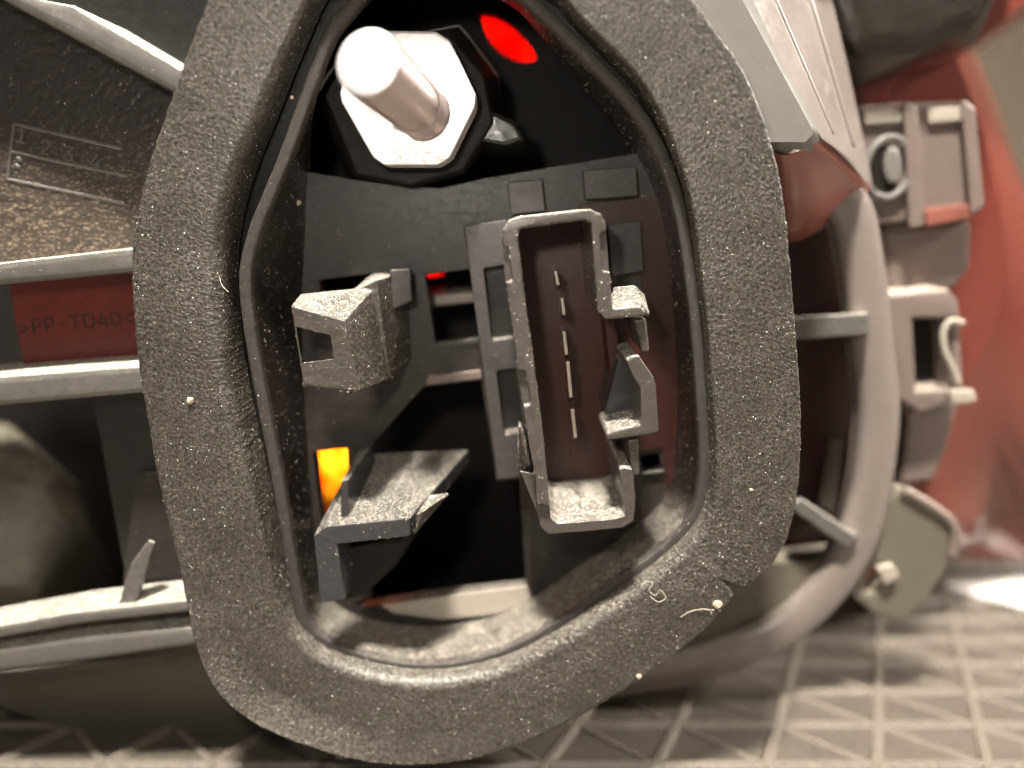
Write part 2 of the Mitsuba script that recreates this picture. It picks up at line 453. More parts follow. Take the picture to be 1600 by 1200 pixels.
# ---------------------------------------------------------------- foam gasket
LIP = [(560, -40), (543, 0), (520, 22), (505, 45), (492, 75), (475, 125), (456, 180), (435, 240), (410, 300), (390, 348), (377, 390), (371, 430), (374, 480), (383, 540), (396, 610), (412, 690),
       (425, 760), (437, 830), (446, 885), (455, 935), (464, 975), (482, 1000), (515, 1022), (570, 1042), (640, 1056), (720, 1053), (795, 1032), (865, 995), (945, 942), (1018, 890), (1070, 848),
       (1102, 805), (1112, 755), (1112, 690), (1106, 600), (1099, 500), (1089, 420), (1078, 345), (1062, 280), (1032, 205), (985, 140), (915, 68), (848, 0), (800, -40), (680, -62)]
OUT = [(330, -20), (322, 5), (300, 60), (275, 130), (250, 200), (230, 260), (214, 330), (205, 390), (204, 440), (208, 500), (215, 570), (228, 650), (240, 720), (255, 790), (270, 850),
       (285, 910), (298, 965), (310, 1010), (330, 1055), (365, 1095), (410, 1125), (470, 1152), (540, 1178), (600, 1192), (680, 1197), (760, 1185), (830, 1160), (900, 1125), (960, 1090),
       (1020, 1050), (1080, 1005), (1115, 972), (1138, 945), (1148, 931), (1126, 906), (1151, 913), (1166, 919), (1200, 893), (1230, 850), (1245, 790), (1253, 720), (1253, 640), (1248, 560),
       (1242, 480), (1235, 400), (1228, 320), (1212, 240), (1190, 170), (1160, 100), (1115, 40), (1085, 0), (1050, -40), (980, -95), (900, -140), (760, -165), (600, -160), (420, -130), (350, -70)]
INN = [(500, -40), (477, 0), (457, 50), (433, 107), (407, 177), (380, 240), (354, 320), (344, 383), (342, 430), (346, 503), (357, 590), (372, 665), (388, 735), (403, 800), (419, 870), (433, 930),
       (447, 975), (470, 1005), (510, 1034), (580, 1055), (650, 1066), (720, 1061), (800, 1040), (870, 1003), (950, 950), (1020, 900), (1075, 855), (1108, 810), (1118, 760), (1118, 690),
       (1112, 600), (1105, 500), (1095, 420), (1085, 340), (1070, 270), (1040, 190), (1000, 120), (950, 70), (900, 20), (870, -20), (780, -70), (620, -80)]
NG = 2500
o2, i2 = polar(OUT, NG), polar(INN, NG, 2)
# soften all but the torn notch
ang = np.degrees(np.arctan2(o2[:, 1] - CEN[1], o2[:, 0] - CEN[0]))
osm = polar(OUT, NG, 2)
keep = np.exp(-((ang - 37.9) / 3.2) ** 4)[:, None]
o2 = o2 * keep + osm * (1 - keep)
jit = (meshkit.fbm(np.stack([np.cos(np.radians(ang)) * 60, np.sin(np.radians(ang)) * 60, ang * 0], 1), 3) - .5)
jit2 = (meshkit.fbm(np.stack([np.cos(np.radians(ang)) * 90, np.sin(np.radians(ang)) * 90, ang * 0 + 5], 1), 3) - .5)
ro = np.linalg.norm(o2 - CEN, axis=1, keepdims=True)
o2 = CEN + (o2 - CEN) * (1 + jit[:, None] * 3 / ro)
i2 = CEN + (i2 - CEN) * (1 + jit2[:, None] * 1.5 / ro)
O, I = P(o2, 0), P(i2, 0)
W = np.linalg.norm(I - O, axis=1)
cols = []
lowl = np.exp(-((ang - 118) / 22) ** 2)          # lower left: the strip curls up at its outer edge
low = np.exp(-((ang - 75) / 50) ** 4)            # lower run: the inner edge is softly rolled
left = np.exp(-(((ang - 195 + 540) % 360 - 180) / 50) ** 4)   # upper left: the inner edge rolls away
ri = .5 + 1.4 * low + 1.7 * left
for s in np.concatenate([np.linspace(8.5, .6, 26), -np.linspace(0, np.pi / 2, 6)[1:] - 100]):
    if s > 0:
        cols.append(O + np.array([0, s, 0]))
    else:
        t = -(s + 100)
        e = .5
        cols.append(O + (I - O) / W[:, None] * e * (1 - math.cos(t)) + np.array([0, e * (1 - math.sin(t)), 0]))
for s in np.linspace(0, 1, 122)[1:-1]:
    a, b = .5 / W, 1 - ri / W
    f = (a + (b - a) * s)[:, None]
    curl = -2.2 * lowl * np.clip(1 - s / .42, 0, 1) ** 1.4 - .25 * np.sin(s * np.pi)
    cols.append(O + (I - O) * f + np.stack([W * 0, curl, W * 0], 1))
for t in np.linspace(0, np.pi / 2, 14):
    cols.append(I - (I - O) / W[:, None] * (ri * (1 - math.sin(t)))[:, None] + np.stack([W * 0, ri * (1 - math.cos(t)), W * 0], 1))
for s in np.linspace(0, 1, 34)[1:]:
    cols.append(I + np.stack([W * 0, ri + (7.0 - ri) * s, W * 0], 1))
gm = strip(cols)


def foam_bumps(v):
    u = np.stack([v[:, 0] * .82 + v[:, 2] * .57, v[:, 1], v[:, 2] * .82 - v[:, 0] * .57], 1)
    a = meshkit.noise(u * np.array([5.6, 5.6, 3.0]), 3)
    b = rng.random(len(v))
    c = meshkit.fbm(v * .45, 3, 8)
    d = meshkit.noise(v * 2.1, 11)
    pits = np.clip(.26 - meshkit.noise(v * 3.3, 21), 0, 1)
    return .085 * (a - .5) + .05 * (b - .5) + .04 * (c - .5) + .03 * (d - .5) - .2 * pits


gm = displace(gm, foam_bumps)
fc = gm.triangles_center if False else None
# make it face outwards (front towards -y)
gn = np.cross(gm.vertices[gm.faces[:, 1]] - gm.vertices[gm.faces[:, 0]], gm.vertices[gm.faces[:, 2]] - gm.vertices[gm.faces[:, 0]])
front = np.abs(gn[:, 1]) > np.abs(gn[:, 0]) + np.abs(gn[:, 2])
if gn[front, 1].mean() > 0:
    gm = trimesh.Trimesh(gm.vertices, gm.faces[:, ::-1], process=False)
add('gasket', gm, 'foam', TL, smooth=True)
labels[TL + '__gasket'] = dict(label='thick grey foam rubber gasket with a torn nick low on its right edge')

# flange that carries the gasket
add('gasket_flange', prism([tuple(CEN + (p - CEN) * .985) for p in polar(OUT, 120, 2)], 8.3, 11, c=0, r=0, holes=[[tuple(CEN + (p - CEN) * .955) for p in polar(LIP, 120, 2)]]), 'black_plastic', TL)

# ---------------------------------------------------------------- recess with its raised lip
WOUT = [(560, -20), (530, 0), (505, 80), (490, 170), (482, 260), (488, 435), (485, 600), (488, 700), (496, 850), (515, 930), (570, 957), (640, 968), (700, 968), (800, 945), (880, 890),
        (1000, 810), (1040, 765), (1054, 600), (1046, 450), (1032, 335), (1000, 255), (940, 170), (860, 75), (800, 0), (680, -30)]
NL = 420
l0 = P(polar(LIP, NL, 2), 3.0)
nrm = np.stack([-(np.roll(l0, -1, 0) - np.roll(l0, 1, 0))[:, 2], np.zeros(NL), (np.roll(l0, -1, 0) - np.roll(l0, 1, 0))[:, 0]], 1)
nrm /= np.linalg.norm(nrm, axis=1, keepdims=True)
if ((L(700, 560, 3.0) - l0) * nrm).sum(1).mean() < 0:
    nrm = -nrm
lw = 1.62
yy = lambda a: np.array([0, a, 0])
lipcols = [l0 + yy(7), l0 + yy(.35), l0 + nrm * .12 + yy(.1), l0 + nrm * .35, l0 + nrm * (lw * .5) + yy(-.08), l0 + nrm * (lw - .35), l0 + nrm * (lw - .1) + yy(.12), l0 + nrm * lw + yy(.4), l0 + nrm * (lw + .05) + yy(1.6)]
RE = add('recess_wall', inward(strip([l0 + nrm * (lw + .02) + yy(1.2)] + [l0 * 0 + (1 - t) * (l0 + nrm * (lw + .05) + yy(1.2)) + t * P(polar(WOUT, NL, 2), 17.5) for t in np.linspace(.02, 1, 40)])), 'recess_plastic', TL, smooth=True)
add('lip', displace(facing(strip(lipcols)), lambda v: (meshkit.fbm(v * .8, 2) - .5) * .12), 'lip_rubber', RE, smooth=True)

# ---------------------------------------------------------------- carrier plate and its tabs
PLATE = [(440, 262), (560, 282), (640, 292), (690, 294), (760, 278), (990, 240), (1075, 225), (1090, 480), (1085, 700), (1078, 800), (960, 880), (820, 985), (600, 1000), (470, 960), (440, 700)]
H_CLIP = [(498, 438), (592, 426), (600, 474), (502, 474)]
H_WIN = [(664, 429), (742, 420), (756, 528), (681, 538)]
H_BIG = [(662, 604), (752, 594), (776, 752), (812, 748), (822, 917), (700, 930), (605, 944), (560, 950), (560, 760), (585, 690)]
H_AMB = [(489, 706), (543, 700), (546, 815), (503, 822)]
H_LOW = [(1000, 712), (1030, 708), (1036, 736), (1004, 741)]
CP = add('carrier_plate', prism(PLATE, 15, 17.6, c=.12, r=.25, holes=[H_CLIP, H_WIN, H_BIG, H_AMB, H_LOW]), 'plate_plastic', TL)
for q in ([(793, 284), (847, 280), (852, 330), (798, 335)], [(911, 266), (994, 259), (997, 306), (915, 312)], [(950, 351), (1001, 345), (1006, 424), (956, 431)]):
    add('tab', worn(prism(q, 12.6, 15.2, c=.15, r=.15), .02), 'tab_plastic', CP)
add('red_tint_strip', prism([(906, 318), (1040, 306), (1062, 560), (1066, 760), (1042, 764), (1036, 700), (1000, 706), (985, 560), (1006, 432), (960, 430), (956, 350), (905, 354)], 14.5, 15.1, c=.1, r=.2), 'red_tint_plastic', CP)
FR = add('ladder_frame', prism([(724, 352), (792, 344), (812, 500), (836, 744), (777, 750), (752, 560)], 10.5, 14.6, c=.25, r=.2,
                               holes=[[(756, 420), (792, 414), (802, 528), (769, 533)], [(776, 580), (806, 576), (818, 674), (788, 680)]]), 'tab_plastic', CP)
add('ladder_frame_back', prism([(752, 415), (792, 410), (822, 680), (786, 686)], 13.4, 14.9, c=0, r=0), 'black_plastic', CP)
add('window_sill', hull(([(684, 538), (756, 529), (757, 533), (685, 542)], 14.6), ([(684, 538), (756, 529)], 17.2), r=.15), 'tab_plastic', CP)
add('window_bevel', prism([(668, 589), (752, 578), (753, 592), (664, 602)], 14.4, 15.4, c=.2, r=.1), 'glare_plastic', CP)
add('slot_edge', hull(([(1004, 741), (1036, 737)], 14.3), ([(1004, 741), (1036, 737)], 15.4), r=.22), 'lip_rubber', CP)

# ---------------------------------------------------------------- dark lamp chamber behind the plate, with its lens windows
CH = add('lamp_chamber', loft([([(400, -60), (1120, -60), (1120, 880), (980, 1015), (400, 1015)], 17.7), ([(430, -60), (1090, -60), (1090, 860), (960, 985), (430, 985)], 46)], cap0=False, cap1=False), 'chamber_plastic', TL, smooth=False)
W_AMB = [(470, 640), (548, 640), (548, 850), (470, 850)]
W_RED = [(752, 24), (770, 25), (792, 36), (812, 52), (828, 70), (839, 91), (826, 96), (806, 94), (786, 84), (770, 68), (759, 48)]
W_SLIT = [(664, 424), (692, 424), (692, 430), (664, 432)]
add('rear_wall', prism([(400, -100), (1120, -100), (1110, 880), (980, 1005), (400, 1005)], 46, 48, c=0, r=0, holes=[W_AMB, W_RED, W_SLIT]), 'chamber_plastic', CH, smooth=False)
add('amber_window', prism([(460, 630), (610, 630), (610, 860), (460, 860)], 48.2, 48.5, c=0, r=0), 'amber_lens', CH, smooth=False)
add('red_window', prism([(720, 0), (870, 0), (870, 120), (720, 120)], 48.2, 48.5, c=0, r=0), 'red_lens', CH, smooth=False)
add('red_window', prism([(650, 410), (705, 410), (705, 440), (650, 440)], 48.2, 48.5, c=0, r=0), 'red_lens', CH, smooth=False)
add('reflector', prism([(660, 464), (780, 451), (784, 468), (662, 480)], 24, 40, c=.3, r=.1), 'reflector_plastic', CH)
add('reflector', prism([(596, 947), (700, 932), (824, 916), (832, 944), (780, 960), (690, 968), (615, 958)], 14.4, 14.95, c=.1, r=.1), 'reflector_plastic', CH)

# ---------------------------------------------------------------- mounting stud
ST = add('mounting_stud', hull(([(512, 150), (545, 92), (700, 60), (752, 120), (765, 190), (720, 262), (640, 285), (560, 268)], 11.0), ([(500, 140), (545, 80), (720, 40), (775, 120), (780, 190), (730, 275), (640, 300), (545, 278)], 24), r=.4), 'chamber_plastic', TL)
hexpts = [(556, 46), (604, 47), (680, 48), (703, 62), (744, 148), (743, 166), (703, 247), (684, 259), (600, 259), (582, 246), (533, 160), (530, 146)]
add('hex_collar', prism(hexpts, 4.5, 9.5, c=.35, r=.6), 'zinc', ST)
pa, pb = L(572, 95, -10), L(660, 176, 4.7)
ax = (pb - pa) / np.linalg.norm(pb - pa)
ln = np.linalg.norm(pb - pa)
R0 = 54 / F * 86
prof = [(0, 0), (R0 * .80, 0), (R0 * .93, .25), (R0 * .97, .7)]
zz = 1.0
while zz < ln * .86:
    tp = 1 - .14 * zz / ln
    prof += [(R0 * .99 * tp, zz), (R0 * .955 * tp, zz + .25)]
    zz += .5
prof += [(R0 * .86, ln * .9), (R0 * .86, ln - .1), (R0 * .92, ln + .3)]
sh = trimesh.creation.revolve(np.array(prof), sections=64)
M = trimesh.geometry.align_vectors([0, 0, 1], ax)
M[:3, 3] = pa
sh.apply_transform(M)
add('threaded_shaft', sh, 'zinc_shaded', ST)
tip = trimesh.creation.revolve(np.array([(0, -.06), (R0 * .55, -.06), (R0 * .80, -.03), (R0 * .93, .18), (R0 * .965, .5), (R0 * .93, .55), (0, .2)]), sections=64)
tip.apply_transform(M)
add('tip_highlight', tip, 'zinc', ST)  # added paler cap that carries the bright highlight of the shaft end
add('moulded_lug', worn(hull(([(738, 178), (772, 182), (800, 196), (812, 214), (790, 222), (742, 214)], 12.5), ([(735, 175), (815, 200), (830, 240), (735, 240)], 24), r=.5), .05, .7), 'black_plastic', TL)
labels[ST] = dict(label='bright zinc mounting stud with hexagonal collar')

# ---------------------------------------------------------------- connector socket
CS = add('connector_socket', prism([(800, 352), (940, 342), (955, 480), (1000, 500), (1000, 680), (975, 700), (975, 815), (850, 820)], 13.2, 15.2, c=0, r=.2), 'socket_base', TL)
U_OUT = [(1011, 490), (1000, 479), (957, 483), (954, 440), (951, 395), (947, 350), (939, 335), (922, 327), (870, 333), (815, 339), (796, 345), (785, 360), (784, 385), (790, 440), (799, 505),
         (808, 570), (818, 640), (827, 700), (836, 745), (838, 790), (845, 828), (858, 839), (915, 835), (975, 829), (992, 818), (995, 780), (990, 738), (975, 736),
         (970, 739), (975, 780), (979, 812), (960, 817), (872, 824), (861, 815), (856, 760), (851, 700), (842, 625), (832, 550), (822, 480), (815, 420), (809, 372), (812, 358),
         (865, 350), (914, 344), (924, 349), (927, 400), (931, 450), (934, 486), (946, 500), (1006, 495)]
slots = [[(786, 386), (793, 386), (801, 438), (794, 440)], [(937, 364), (944, 363), (949, 424), (942, 426)], [(814, 580), (821, 579), (830, 632), (822, 634)], [(843, 790), (850, 789), (856, 824), (849, 826)], [(979, 756), (986, 755), (990, 800), (982, 802)]]
add('shroud', prism(U_OUT, -4, -2.9, c=.28, r=.35, holes=slots), 'socket_plastic', CS)
fo = prism(U_OUT, -4, 13.4, c=0, r=.12)
sv = np.array(fo.vertices)
sv[:, 1] = np.where(sv[:, 1] < D, D - 2.95, sv[:, 1])
add('shroud', trimesh.Trimesh(sv, fo.faces, process=False), 'socket_plastic', CS)
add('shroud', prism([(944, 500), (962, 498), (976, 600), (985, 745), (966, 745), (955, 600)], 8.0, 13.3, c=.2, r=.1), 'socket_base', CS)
add('latch_guide', worn(prism([(990, 500), (1010, 497), (1016, 552), (1003, 549)], -2.5, 6, c=.3, r=.12), .06), 'clip_plastic', CS)
add('latch_guide', worn(prism([(977, 562), (998, 555), (1022, 590), (1026, 604), (1029, 655), (1031, 676), (1012, 680), (958, 688), (944, 686), (952, 676), (1002, 664), (1000, 606), (988, 588)], -3.2, 7, c=.3, r=.15), .04), 'socket_plastic', CS)
add('latch_guide', worn(prism([(966, 560), (985, 560), (1000, 604), (1004, 668), (952, 676), (945, 640)], 5, 13.2, c=.25, r=.1), .03), 'bracket_plastic', CS)
add('latch_guide', worn(prism([(981, 688), (998, 686), (1000, 742), (988, 744)], -1.5, 9, c=.2, r=.1), .04), 'clip_plastic', CS)
add('latch_top', worn(hull(([(958, 482), (1002, 478), (1011, 490)], -2.6), ([(962, 452), (990, 449), (1004, 462)], 3.5), r=.3), .08, 1.5), 'clip_plastic', CS)
add('side_wedge', hull(([(812, 668), (822, 700), (826, 724)], -1.5), ([(812, 660), (812, 740), (826, 738)], 9), r=.15), 'clip_plastic', CS)
add('side_wedge', hull(([(815, 738), (838, 742), (840, 800)], -1.0), ([(813, 735), (815, 790), (842, 808)], 9), r=.15), 'socket_plastic', CS)
for (x0, y0, x1, y1, d) in ((868, 424, 872, 444, 4), (878, 466, 881, 490, 4), (881, 518, 885, 553, 3.5), (887, 566, 892, 620, 3), (894, 640, 899, 682, 3)):
    pn = hull(([(x0 - 2, y0), (x0 + 2, y0), (x1 + 2, y1), (x1 - 2, y1)], d), ([(x0 - 4, y0 - 4), (x0, y0 - 4), (x1, y1 + 4), (x1 - 4, y1 + 4)], 13), r=.11)
    add('pin', pn, 'tinned_brass', CS)
labels[CS] = dict(label='tall open connector socket with a row of pins')

# ---------------------------------------------------------------- retaining clip
A = hull(([(458, 480), (537, 502), (561, 609), (477, 600)], -2.0), ([(472, 462), (545, 459), (585, 450), (612, 588), (560, 604), (490, 590)], 7), r=.22)
B = hull(([(545, 462), (588, 440), (608, 590), (560, 604)], 6.0), ([(586, 427), (638, 423), (644, 554), (615, 578)], 16), r=.22)
slot = hull(([(463, 512), (516, 525), (521, 560), (472, 567)], -6), ([(466, 510), (516, 522), (521, 562), (473, 566)], 8), r=.05)
clip = (A - slot) + B
RC = add('retaining_clip', worn(clip, .06, 1.6, .28), 'clip_plastic', TL)
add('catch_pad', worn(hull(([(612, 424), (639, 423), (642, 468), (616, 480)], 9.5), ([(612, 424), (639, 423), (642, 468), (616, 480)], 16), r=.25), .04), 'tab_plastic', RC)
for (x, y) in ((460, 478), (476, 601), (498, 606), (556, 611), (545, 613), (533, 611)):
    add('burr', worn(m3.Manifold.hull_points(trimesh.creation.icosphere(1, .3).vertices * rng.uniform(.7, 1.3, 3) + L(x, y, -1.8)), .08, 3, .12), 'clip_plastic', RC)
labels[RC] = dict(label='dusty square retaining clip with an open front')

# ---------------------------------------------------------------- angled cable bracket
BR = add('cable_bracket', worn(hull(([(512, 824), (638, 811), (638, 834), (514, 848)], -.5), ([(584, 712), (729, 706), (729, 722), (586, 728)], 15.5), r=.3), .05, 1.2, .35), 'bracket_plastic', TL)
add('side_leg', worn(hull(([(494, 838), (508, 826), (522, 834), (525, 852), (536, 934), (504, 938)], -.4), ([(560, 712), (574, 704), (584, 716), (590, 790), (590, 850), (572, 852)], 15.5), r=.3), .04, 1.2, .35), 'bracket_plastic', BR)
add('upright_rib', hull(([(536, 754), (541, 752), (543, 812), (535, 814)], 1.2), ([(564, 706), (576, 702), (584, 716), (570, 726)], 12), r=.22), 'bracket_plastic', BR)
add('web', hull(([(530, 860), (634, 838), (566, 930), (540, 934)], 3.2), ([(588, 800), (690, 770), (620, 880), (590, 886)], 11), r=.15), 'chamber_plastic', BR)
add('torn_corner', worn(hull(([(641, 812), (660, 800), (648, 832)], 1.0), ([(668, 775), (700, 772), (662, 806)], 4.5), r=.15), .12, 2.5, .2), 'clip_plastic', BR)
add('end_foot', worn(hull(([(548, 905), (566, 884), (574, 900), (562, 936), (548, 938)], 6), ([(566, 880), (580, 880), (580, 930), (566, 935)], 14), r=.2), .05), 'bracket_plastic', BR)
labels[BR] = dict(label='angled bracket with a dusty shelf')

# ---------------------------------------------------------------- housing left of the gasket: panels and ribs
HO = add('housing', prism([(-300, -260), (420, -260), (330, 300), (300, 1010), (-300, 1040)], 62, 64, c=0, r=0), 'chamber_plastic', TL, smooth=False)
add('upper_panel', prism([(-260, -200), (420, -200), (330, 220), (200, 120), (-260, -80)], 18, 20, c=0, r=0), 'black_plastic', HO)
PA = add('date_panel', prism([(-220, -80), (60, 0), (300, 130), (300, 400), (250, 402), (-220, 430)], 14, 16, c=0, r=0), 'grimy_lit_plastic', HO)
add('material_panel', prism([(8, 420), (280, 400), (280, 600), (44, 610)], 13.5, 15.5, c=.2, r=.1), 'red_panel', HO)
add('lower_panel', prism([(140, 600), (300, 600), (340, 920), (200, 920)], 13, 15, c=.2, r=.1), 'black_plastic', HO)
add('lower_panel', prism([(212, 742), (300, 738), (330, 920), (190, 925)], 11.5, 12.9, c=.2, r=.1), 'plate_plastic', HO)
bulge = hull(([(-60, 790), (10, 730), (60, 760), (100, 830), (60, 900), (-60, 900)], 36), ([(-120, 720), (0, 690), (90, 770), (150, 920), (-120, 960)], 58), r=4.0)
add('bulge', worn(bulge, .12, .3, 1.2), 'mound_plastic', HO, smooth=True)


def ribm(front, d0, d1, c=.45, r=.2):
    return worn(prism(front, d0, d1, c=c, r=r), .05, .9)


add('rib', ribm([(-140, -95), (66, -2), (110, 6), (300, 118), (300, 162), (0, 0), (-140, -75)], 4.0, 18.5, c=.9), 'rib_plastic', HO)
add('rib', ribm([(-160, 430), (0, 410), (140, 394), (240, 384), (240, 424), (0, 446), (-160, 462)], 3.5, 16, c=.8), 'rib_plastic', HO)
add('rib', ribm([(-160, 605), (0, 588), (140, 577), (250, 570), (250, 614), (0, 636), (-160, 650)], 3.5, 16, c=.9), 'rib_plastic', HO)
add('rib', ribm([(-160, 1008), (0, 978), (110, 958), (180, 950), (330, 934), (330, 953), (130, 975), (0, 998), (-160, 1022)], 3.5, 10.5, c=.5), 'rib_plastic', HO)
add('rib', ribm([(-160, 1035), (0, 1010), (150, 992), (330, 978), (330, 1006), (110, 1038), (0, 1052), (-160, 1075)], 4.5, 18, c=.8), 'rib_plastic', HO)
add('broken_fin', worn(hull(([(188, 944), (208, 880), (234, 846), (240, 848), (220, 884), (208, 948)], 5), ([(188, 944), (210, 885), (236, 852), (212, 946)], 7), r=.2), .1, 1.5), 'rib_plastic', HO)

# raised marks on the panels


def marks(text, x, y, x2, y2, d, size, mat, parent, name, deep=.12):
    """lettering standing .15 mm proud of a panel, reading from pixel (x, y) towards (x2, y2)"""
    t = meshkit.text_mesh(text, size, deep)
    a, b = L(x, y, d), L(x2, y2, d)
    ex = (b - a) / np.linalg.norm(b - a)
    ez = np.array([-ex[2], 0, ex[0]])
    v = t.vertices
    out = a + v[:, :1] * ex + v[:, 1:2] * ez + v[:, 2:] * np.array([0, -1, 0])
    add(name, trimesh.Trimesh(out, t.faces, process=False), mat, parent, smooth=False)


for (x, y, s) in ((24, 222, '1'), (62, 240, '2'), (98, 250, '3'), (140, 262, '4')):
    marks(s, x, y, x + 100, y + 22, 14.02, 2.0, 'rib_plastic', PA, 'raised_digit', .42)
marks('0041916530', 26, 158, 226, 192, 14.02, 1.9, 'grimy_lit_plastic', PA, 'raised_number')
for (x0, y0, x1, y1) in ((22, 194, 190, 232), (18, 237, 200, 275), (12, 280, 196, 318), (22, 194, 12, 280)):
    add('raised_line', tube(P(spline([(x0, y0), ((x0 + x1) / 2, (y0 + y1) / 2), (x1, y1)], 9), 13.9), .24, 6), 'rib_plastic', PA)
for (x, y) in ((29, 248), (26, 259)):
    add('raised_dot', hull(([(x, y), (x + 3, y + 2)], 13.9), r=.35), 'rib_plastic', PA)
marks('>PP-TD40<', 30, 523, 200, 507, 13.52, 2.1, 'black_plastic', TL + '__housing__material_panel', 'raised_mark')

# lower curved shell, left
add('lower_shell', loft([([(-60, 1060), (200, 1040), (340, 1020), (420, 1060), (520, 1190), (400, 1182), (240, 1160), (60, 1125)], 20), ([(-80, 1040), (200, 1020), (340, 1000), (520, 1040), (600, 1150), (420, 1160), (240, 1140), (40, 1100)], 60)], sub=4), 'olive_plastic', TL, smooth=40)

# ---------------------------------------------------------------- right side: shoulder, ring, brackets, lens
SF = [(880, -160), (1140, -40), (1160, 0), (1266, 196), (1270, 210), (1258, 222), (1200, 222), (1060, 60)]
SG = [(880, -162), (1146, -42), (1168, 0), (1274, 196), (1278, 214), (1262, 230), (1196, 230), (1060, 66)]
SH = [(880, -170), (1260, -40), (1282, 0), (1342, 240), (1352, 284), (1330, 300), (1215, 362), (1060, 160)]
SJ = [(880, -170), (1275, -40), (1300, 0), (1356, 250), (1362, 290), (1335, 318), (1210, 372), (1060, 160)]
SHD = add('shoulder', loft([(SF, 7.0), (SG, 7.8), ([tuple(.9 * np.array(a) + .1 * np.array(b)) for a, b in zip(SG, SH)], 9.6)], cap1=False), 'grey_plastic', TL, smooth=50)


def panel(idx, bulge):
    rows = []
    for t in np.linspace(0, 1, 14):
        a = P([SG[k] for k in idx], 8.4) * (1 - t) + P([SH[k] for k in idx], 26) * t
        rows.append(spline(a, 24) + np.array([0, -bulge * 4 * t * (1 - t), 0]))
    rows.append(spline(P([SJ[k] for k in idx], 31), 24))
    m_, n_ = len(rows), 24
    i, k = np.meshgrid(np.arange(m_ - 1), np.arange(n_ - 1), indexing='ij')
    q = np.stack([i * n_ + k, i * n_ + k + 1, (i + 1) * n_ + k + 1, (i + 1) * n_ + k], -1).reshape(-1, 4)
    return facing(trimesh.Trimesh(np.vstack(rows), np.vstack([q[:, [0, 1, 2]], q[:, [0, 2, 3]]]), process=False))


add('flank', panel([0, 1, 2, 3, 4], 1.2), 'gloss_plastic', SHD, smooth=True)
add('underside', panel([4, 5, 6, 7], .6), 'red_gloss', SHD, smooth=True)
for t0, rr in ((.30, .35), (.78, .55)):
    bead = P(SG[1:4], 8.4) * (1 - t0) + P(SH[1:4], 26) * t0 + np.array([0, -1.2 * 4 * t0 * (1 - t0) + .1, 0])
    add('bead', tube(spline(bead, 30), rr, 10), 'gloss_plastic', SHD, smooth=True)
add('shoulder_step', worn(hull(([(1168, 40), (1250, 180), (1262, 214)], 8.6), ([(1232, 40), (1296, 140), (1318, 250), (1290, 262)], 18), r=.3), .05, .6, 1.0), 'gloss_plastic', SHD)
add('inner_panel', prism([(1150, 200), (1400, 200), (1440, 500), (1400, 830), (1310, 900), (1150, 960)], 44, 46, c=0, r=0), 'red_tint_plastic', TL)
RINGO = [(1290, 250), (1318, 300), (1340, 340), (1352, 400), (1362, 470), (1372, 560), (1380, 640), (1374, 720), (1362, 790), (1345, 850), (1300, 925), (1235, 985), (1160, 1022), (1080, 1048), (980, 1066), (860, 1085)]
rp = P(spline(RINGO, 120), 27)
tang = np.gradient(rp, axis=0)
tang /= np.linalg.norm(tang, axis=1, keepdims=True)
side = np.cross(tang, [0, 1, 0])
ringcols = []
for (a, b) in ((-3.3, 1.6), (-3.1, .75), (-2.5, .1), (-1.5, -.3), (0, -.45), (1.5, -.3), (2.6, .1), (3.1, .75), (3.3, 1.6), (3.3, 4), (-3.3, 4)):
    ringcols.append(rp + side * a + np.array([0, b, 0]))
nr = len(rp)
V = np.vstack(ringcols)
i, k = np.meshgrid(np.arange(nr - 1), np.arange(len(ringcols)), indexing='ij')
k2 = (k + 1) % len(ringcols)
q = np.stack([k * nr + i, k * nr + i + 1, k2 * nr + i + 1, k2 * nr + i], -1).reshape(-1, 4)
add('flange_ring', trimesh.Trimesh(V, np.vstack([q[:, [0, 1, 2]], q[:, [0, 2, 3]]]), process=False), 'gloss_plastic', TL, smooth=True)
add('cross_rib', worn(hull(([(1236, 500), (1352, 492), (1352, 520), (1236, 527)], 24), ([(1236, 500), (1352, 492), (1352, 515), (1236, 520)], 40), r=.4), .08, .5), 'rib_plastic', TL)
add('brace', worn(hull(([(1236, 790), (1250, 782), (1335, 838), (1322, 852)], 25), ([(1236, 790), (1250, 782), (1335, 838), (1322, 852)], 36), r=.4), .08, .5), 'rib_plastic', TL)
add('floor_panel', hull(([(1050, 960), (1200, 880), (1300, 880), (1260, 960), (1090, 1030)], 30), ([(1050, 930), (1200, 860), (1320, 850), (1260, 950), (1090, 1020)], 42), r=.3), 'dusty_plastic', TL)
add('inner_fin', hull(([(1282, 785), (1300, 690), (1312, 690), (1300, 800)], 40), r=.4), 'olive_plastic', TL)
# screw bracket
SB_ = add('screw_bracket', worn(prism([(1336, 166), (1404, 160), (1500, 158), (1518, 172), (1536, 322), (1520, 336), (1440, 346), (1356, 352)], 38, 52, c=.8, r=1.0), .1, .5), 'glare_plastic', TL)
add('rib', hull(([(1416, 166), (1428, 172), (1436, 240), (1438, 350), (1424, 352), (1420, 240)], 36.5), ([(1416, 166), (1436, 240), (1438, 350), (1424, 352)], 40), r=.5), 'glare_plastic', SB_)
add('rib', hull(([(1506, 162), (1518, 172), (1532, 320), (1520, 330)], 36.5), ([(1506, 162), (1518, 172), (1532, 320), (1520, 330)], 40), r=.5), 'glare_plastic', SB_)
add('slot_top', hull(([(1352, 178), (1406, 174), (1407, 188), (1354, 192)], 37.2), r=.35), 'reflector_plastic', SB_)
add('slot_top', hull(([(1452, 172), (1500, 170), (1502, 186), (1454, 190)], 37.2), r=.35), 'reflector_plastic', SB_)
c0 = L(1388, 262, 36.8)
t = np.linspace(0, 2 * np.pi, 40)
